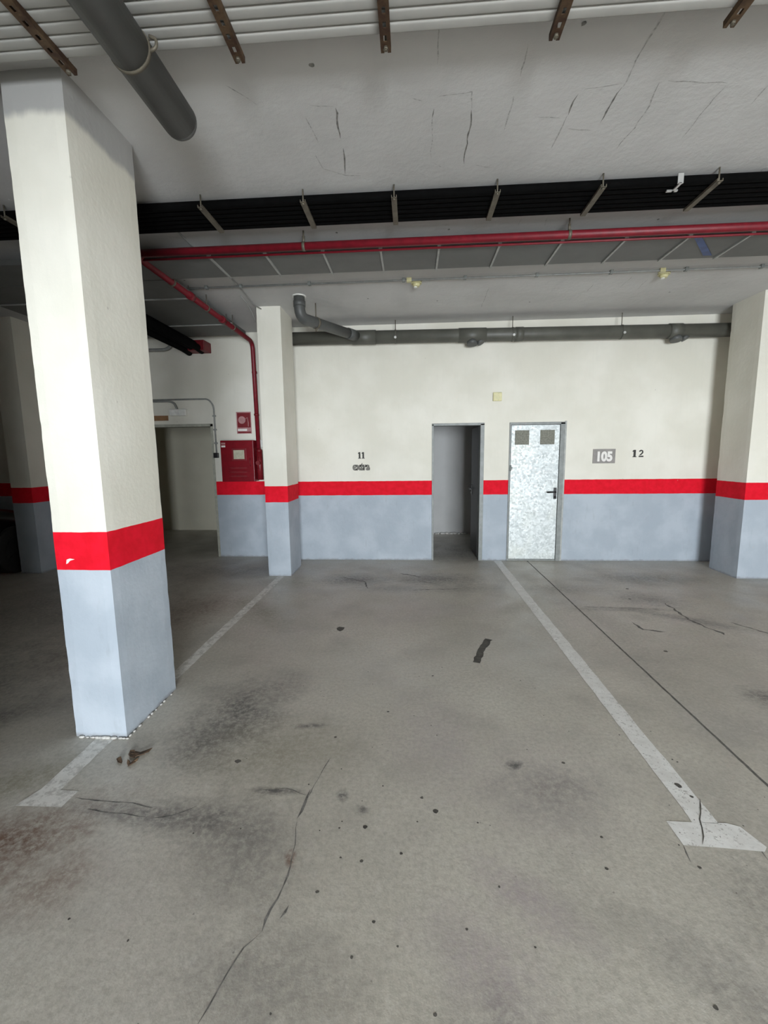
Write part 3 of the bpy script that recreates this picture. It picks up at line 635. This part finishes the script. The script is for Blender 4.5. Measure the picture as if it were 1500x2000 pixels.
# big hanging grey pipe, top left
gp = thing('hanging_pipe', 'thick dark grey pipe with rounded end hanging under the ceiling, top left', 'pipe', (-1.07, 1.6, 3.10))
bm = new_bm(); tube(bm, [(-1.07, 0.3, 3.10), (-1.07, 2.15, 3.10)], 0.078, 28); sphere(bm, (-1.07, 2.15, 3.10), 0.078, (1, 0.75, 1), 28); obj('pipe_run', bm, M_greypipe, gp)
bm = new_bm(); cyl(bm, (-1.07, 1.79, 3.10), (-1.07, 1.805, 3.10), 0.0815, 28); obj('clamp', bm, M_steel, gp)
bm = new_bm(); tube(bm, [(-0.992, 1.797, 3.09), (-0.965, 1.797, 3.10), (-0.963, 1.797, 3.13), (-0.990, 1.797, 3.14)], 0.006, 8, rad=0.02); obj('clamp_screw', bm, M_steel, gp)
bm = new_bm(); cyl(bm, (-1.07, 1.797, 3.18), (-1.07, 1.797, H), 0.005, 8); obj('threaded_rod', bm, M_steel, gp)

# ------------------------------------------------------------------ grey cable trays with brackets
def tray(name, x0, x1, y0, y1, z0, along, joints, label):
    t = thing(name, label, 'cable tray', ((x0+x1)/2, (y0+y1)/2, z0))
    bm = new_bm(); box(bm, x0, x1, y0, y1, z0+0.006, z0+0.055); obj('tray_body', bm, M_tray, t, 0.004)
    for j in joints:
        bm = new_bm()
        if along == 'x':
            box(bm, j-0.008, j+0.008, y0-0.005, y1+0.005, z0-0.006, z0+0.006)
        else:
            box(bm, x0-0.005, x1+0.005, j-0.008, j+0.008, z0-0.006, z0+0.006)
        br = obj('tray_bracket', bm, M_brkt, t)
        bm = new_bm()
        if along == 'x': box(bm, j-0.014, j+0.014, y0-0.024, y0+0.004, z0-0.010, z0+0.02)
        else: box(bm, x1-0.004, x1+0.022, j-0.014, j+0.014, z0-0.010, z0+0.02)
        obj('bracket_end', bm, M_brkt, br)
        bm = new_bm()
        if along == 'x': cyl(bm, (j, y1-0.012, z0+0.055), (j, y1-0.012, H-0.002), 0.004, 8)
        else: cyl(bm, (x1-0.05, j, z0+0.055), (x1-0.05, j, H-0.002), 0.004, 8)
        obj('bracket_rod', bm, M_steel, br)
    return t
tray('cable_tray', -8.0, 8.0, 3.735, 4.155, 3.20, 'x', [-1.68, -1.203, -0.722, -0.25, 0.222, 0.702, 1.185, 1.672, 2.15, 2.61, 3.09, 3.57], 'wide dark grey cable tray crossing the ceiling behind the long red pipe')
tray('cable_tray', -4.49, -2.28, 4.165, 6.06, 3.20, 'y', [4.63, 5.55], 'broad dark grey tray running to the far wall over the corridor side')
bm = new_bm()
p = [(2.18, 3.735), (2.24, 3.735), (2.55, 4.09), (2.48, 4.09)]
poly(bm, [(q[0], q[1], 3.2035) for q in p], (0, 0, -1), 0.002)
tag(obj('blue_tape', bm, M_blue), 'strip of blue tape stuck on the grey cable tray at the right', 'tape')

# ------------------------------------------------------------------ red fire pipe
rp = thing('fire_pipe', 'long red fire pipe crossing under the ceiling, with a branch down to the hose cabinet', 'pipe', (0, 3.62, 3.22))
YR = 3.645; ZR = 3.213
bm = new_bm(); tube(bm, [(-2.27, YR, ZR), (8.0, YR, ZR)], 0.030, 18); obj('main_pipe', bm, M_redp, rp)
bm = new_bm(); tube(bm, [(-2.40, 3.718, 3.193), (8.0, 3.718, 3.193)], 0.009, 10); obj('thin_pipe', bm, M_redp, rp)
bm = new_bm(); tube(bm, [(-2.27, 3.60, ZR-.005), (-2.27, 6.27, 3.165), (-2.27, 6.31, 1.66)], 0.030, 16, rad=0.12); obj('branch_pipe', bm, M_redp, rp)
for y in (3.645, 4.55, 5.3):
    bm = new_bm(); zz = 3.208-(y-3.6)*0.016; cyl(bm, (-2.27, y-0.035, zz), (-2.27, y+0.035, zz), 0.040, 18); obj('coupling', bm, M_redp, rp)
for y in (4.2, 4.9, 5.6):
    bm = new_bm(); zz = 3.208-(y-3.6)*0.016; cyl(bm, (-2.27, y-0.012, zz), (-2.27, y+0.012, zz), 0.036, 16); cyl(bm, (-2.27, y, zz), (-2.27, y, H), 0.005, 8); obj('hanger', bm, M_steel, rp)
for z in (2.75, 2.15):
    bm = new_bm(); cyl(bm, (-2.27, 6.29, z-0.012), (-2.27, 6.29, z+0.012), 0.036, 16); cyl(bm, (-2.27, 6.29, z), (-2.27, YL, z), 0.006, 8); obj('wall_clamp', bm, M_redd, rp)
for x in (-0.86, 1.21, 3.3):
    bm = new_bm(); cyl(bm, (x-0.012, YR, ZR), (x+0.012, YR, ZR), 0.0335, 16); obj('hanger_ring', bm, M_steel, rp)
    bm = new_bm(); cyl(bm, (x, YR, ZR+0.03), (x, YR, H), 0.006, 8); cyl(bm, (x, YR, ZR+0.03), (x, YR, ZR+0.075), 0.011, 8); obj('hanger_rod', bm, M_steel, rp)

# black cable bundle with red sleeve over the corridor side
cbn = thing('cable_bundle', 'dark bundle of pipes with a dark red end, above the corridor opening', 'pipes', (-2.95, 5.6, 3.12))
for i, (dx, dz) in enumerate(((0, 0), (-0.10, 0.02), (-0.19, -0.02), (-0.05, 0.045))):
    bm = new_bm(); tube(bm, [(-2.90+dx-0.1, 4.45, 3.10+dz), (-3.02+dx, 6.1, 3.085+dz), (-3.05+dx, YL-0.06, 3.08+dz)], 0.048, 14, rad=0.2); obj('black_pipe', bm, M_tubeblack, cbn)
bm = new_bm(); box(bm, -3.22, -2.93, 6.16, YL-0.005, 3.05, 3.19); obj('end_sleeve', bm, M_redd, cbn, 0.01)
bm = new_bm(); tube(bm, [(-4.2, 6.30, 3.105), (-3.58, 6.30, 3.10), (-3.50, 6.30, 3.14), (-3.49, 6.30, 3.30)], 0.022, 12, rad=0.05)
tag(obj('elbow_pipe', bm, M_greycond), 'thin grey bent pipe high on the wall beside the nearest column', 'pipe')

# ------------------------------------------------------------------ drain pipe on far wall
dp = thing('drain_pipe', 'thick grey drain pipe running along the top of the far wall', 'pipe', (1.0, 6.04, 3.1))
YD = 6.03
def zd(x): return 3.128 - 0.0085*(x+1.6)
bm = new_bm(); tube(bm, [(-1.85, YD, zd(-1.85)), (4.6, YD, zd(4.6))], 0.084, 28); obj('pipe_run', bm, M_drain, dp)
for xa, xb, rr_ in ((-0.80, -0.48, 0.092), (0.62, 0.98, 0.091), (1.36, 1.46, 0.09), (3.30, 3.46, 0.092)):
    bm = new_bm(); cyl(bm, (xa, YD, zd(xa)), (xb, YD, zd(xb)), rr_, 28); obj('coupling', bm, M_drain, dp)
for xa in (0.80, 3.40):
    bm = new_bm(); cyl(bm, (xa, YD, zd(xa)-0.07), (xa, YD-0.01, zd(xa)-0.125), 0.07, 20); cyl(bm, (xa+0.1, YD, zd(xa)-0.07), (xa+0.12, YD-0.01, zd(xa)-0.11), 0.05, 16); obj('inspection_cap', bm, M_greypipe, dp)
for x in (-0.217, 1.325, 2.715):
    bm = new_bm(); cyl(bm, (x-0.010, YD, zd(x)), (x+0.010, YD, zd(x)), 0.089, 28); hb = obj('pipe_hanger', bm, M_drain, dp)
    bm = new_bm(); cyl(bm, (x, YD, zd(x)+0.08), (x, YD, H), 0.0055, 8); obj('hanger_rod', bm, M_steel, hb)
    bm = new_bm(); cyl(bm, (x, YD-0.088, zd(x)-0.03), (x, YD-0.104, zd(x)-0.03), 0.016, 8); obj('hanger_nut', bm, M_zinc, hb)
bp_ = thing('branch_drain', 'grey downpipe from the ceiling bending into the drain pipe beside the middle column', 'pipe', (-1.24, 5.06, 3.1))
bm = new_bm(); tube(bm, [(-1.262, 5.04, H), (-1.262, 5.05, 3.10), (-0.74, 5.97, 3.125)], 0.062, 22, rad=0.13); obj('pipe_run', bm, M_greypipe, bp_)
bm = new_bm(); cyl(bm, (-1.262, 5.04, H-0.012), (-1.262, 5.04, H), 0.078, 22); obj('ceiling_collar', bm, M_white, bp_)
bm = new_bm(); cyl(bm, (-1.262, 5.042, 3.215), (-1.262, 5.045, 3.275), 0.068, 22); obj('coupling', bm, M_greypipe, bp_)
d = (Vector((-0.74, 5.97, 3.125))-Vector((-1.262, 5.05, 3.10))).normalized(); q = Vector((-0.80, 5.865, 3.122))
bm = new_bm(); cyl(bm, q-d*0.06, q+d*0.08, 0.070, 22); obj('coupling', bm, M_greypipe, bp_)
q = Vector((-1.13, 5.285, 3.106))
bm = new_bm(); cyl(bm, q-d*0.014, q+d*0.014, 0.067, 22); cyl(bm, q+Vector((0, 0, .06)), (q.x, q.y, H), 0.006, 8); cyl(bm, q-Vector((0, 0, .062)), q-Vector((0, 0, .09)), 0.014, 8); obj('pipe_hanger', bm, M_steel, bp_)

# ------------------------------------------------------------------ ceiling conduit, detectors
cc = thing('ceiling_conduit', 'thin grey conduit with clips across the far part of the ceiling', 'conduit', (0.5, 4.68, H-0.02))
bm = new_bm(); tube(bm, [(-2.9, 4.665, H-0.018), (8.0, 4.665, H-0.018)], 0.010, 10); obj('conduit_run', bm, M_greycond, cc)
for x in (-2.15, -1.78, -1.054, -0.08, 0.54, 1.25, 1.97, 2.68, 3.38):
    bm = new_bm(); box(bm, x-0.014, x+0.014, 4.645, 4.685, H-0.032, H); obj('clip', bm, M_frame, cc)
def detector(x, y, label):
    t = thing('smoke_detector', label, 'smoke detector', (x, y, H), 'smoke detectors')
    bm = new_bm(); cyl(bm, (x, y, H), (x, y, H-0.022), 0.055, 24); cyl(bm, (x, y, H-0.022), (x, y, H-0.05), 0.045, 24, r1=0.030); obj('detector_head', bm, M_yellow, t)
    bm = new_bm(); cyl(bm, (x-0.01, y, H-0.05), (x-0.01, y, H-0.058), 0.018, 12); obj('sensor_cap', bm, M_white, t)
    bm = new_bm(); box(bm, x-0.10, x-0.05, 4.645, 4.69, H-0.035, H); obj('cable_entry', bm, M_yellow, t)
detector(0.05, 4.76, 'yellowish round smoke detector on the ceiling conduit, the left one')
detector(2.53, 4.77, 'yellowish round smoke detector on the ceiling conduit, the right one')
cl = thing('ceiling_cable', 'thin loose cable running along the ceiling to the middle column', 'cable', (-1.83, 4.5, H-0.01))
bm = new_bm(); tube(bm, [(-1.84, 3.38, 3.322), (-1.85, 3.80, 3.32), (-1.80, 4.4, 3.322), (-1.82, 4.9, 3.315), (-1.85, 5.2, 3.31), (-1.80, 5.33, 3.30)], 0.006, 8); obj('cable_run', bm, M_greycond, cl)
bm = new_bm(); tube(bm, [(-1.90, 4.95, 3.325), (-1.88, 5.1, 3.28), (-1.89, 5.25, 3.24), (-1.882, 5.33, 3.15)], 0.005, 8); obj('cable_end', bm, M_greycond, cl)

# ------------------------------------------------------------------ black car at the far left, nose to the wall
def lp(bm, profs, mi=0):
    rings = [[bm.verts.new(p) for p in pr_] for pr_ in profs]; n = len(rings[0])
    for A, B in zip(rings, rings[1:]):
        for k in range(n):
            f = bm.faces.new([A[k], A[(k+1) % n], B[(k+1) % n], B[k]]); f.smooth = True; f.material_index = mi
    bm.faces.new(rings[0][::-1]); bm.faces.new(rings[-1])
cxr = -6.30; cyb = 2.25
car = thing('car', 'black car parked at the far left behind the dim column', 'car', (cxr, cyb+2, 0))
def sect(y, w, zb, zt, sh):
    P = [(-1,0),(-1,.55),(-.93,.85),(-.70,1),(.70,1),(.93,.85),(1,.55),(1,0),(.9,-.08),(-.9,-.08)]
    return [(cxr+w*px*(1 if pz < .9 else sh), y, zb+(zt-zb)*pz) for px, pz in P]
bm = new_bm()
lp(bm, [sect(cyb+y, w, zb, zt, sh) for y, w, zb, zt, sh in ((0,.70,.35,.70,.8),(.08,.80,.25,.85,.85),(.5,.86,.22,.92,.9),(1.5,.88,.20,.94,.9),(2.8,.88,.20,.95,.9),(3.5,.85,.22,.88,.88),(3.95,.78,.26,.74,.85),(4.08,.68,.34,.60,.8))])
body = obj('body', bm, M_car, car); mo = body.modifiers.new('s', 'SUBSURF'); mo.levels = 2; mo.render_levels = 2
bm = new_bm()
lp(bm, [sect(cyb+y, w, zb, zt, sh) for y, w, zb, zt, sh in ((.25,.66,.86,.96,.9),(.75,.72,.90,1.38,.82),(1.6,.74,.92,1.46,.82),(2.3,.72,.92,1.42,.82),(3.05,.68,.90,1.0,.9))])
cab_ = obj('cabin_glass', bm, M_glass, car); mo = cab_.modifiers.new('s', 'SUBSURF'); mo.levels = 2; mo.render_levels = 2
for sx in (-1, 1):
    for y in (0.80, 3.20):
        bm = new_bm(); X = cxr+sx*0.80
        cyl(bm, (X-0.10, cyb+y, 0.32), (X+0.10, cyb+y, 0.32), 0.32, 32); wh = obj('wheel', bm, M_rubber, car, 0.02)
        bm = new_bm(); cyl(bm, (X+sx*0.10, cyb+y, 0.32), (X+sx*0.108, cyb+y, 0.32), 0.19, 24)
        for k in range(5):
            aa = 2*math.pi*k/5; obox(bm, (X+sx*0.112, cyb+y+0.10*math.cos(aa), 0.32+0.10*math.sin(aa)), (0.006, 0, 0), (0, 0.09*math.cos(aa), 0.09*math.sin(aa)), (0, -0.02*math.sin(aa), 0.02*math.cos(aa)))
        obj('hubcap', bm, M_black, wh)
for sx in (-1, 1):
    bm = new_bm(); sphere(bm, (cxr+sx*0.60, cyb+3.97, 0.62), 0.10, (1.5, .5, .7)); obj('headlight', bm, M_glass, car)
    bm = new_bm(); sphere(bm, (cxr+sx*0.93, cyb+2.55, 0.98), 0.09, (1.1, .6, .8)); obj('mirror', bm, M_car, car)
    bm = new_bm(); sphere(bm, (cxr+sx*0.66, cyb+0.07, 0.76), 0.09, (1.1, .5, 1.0)); obj('tail_light', bm, M_redd, car)
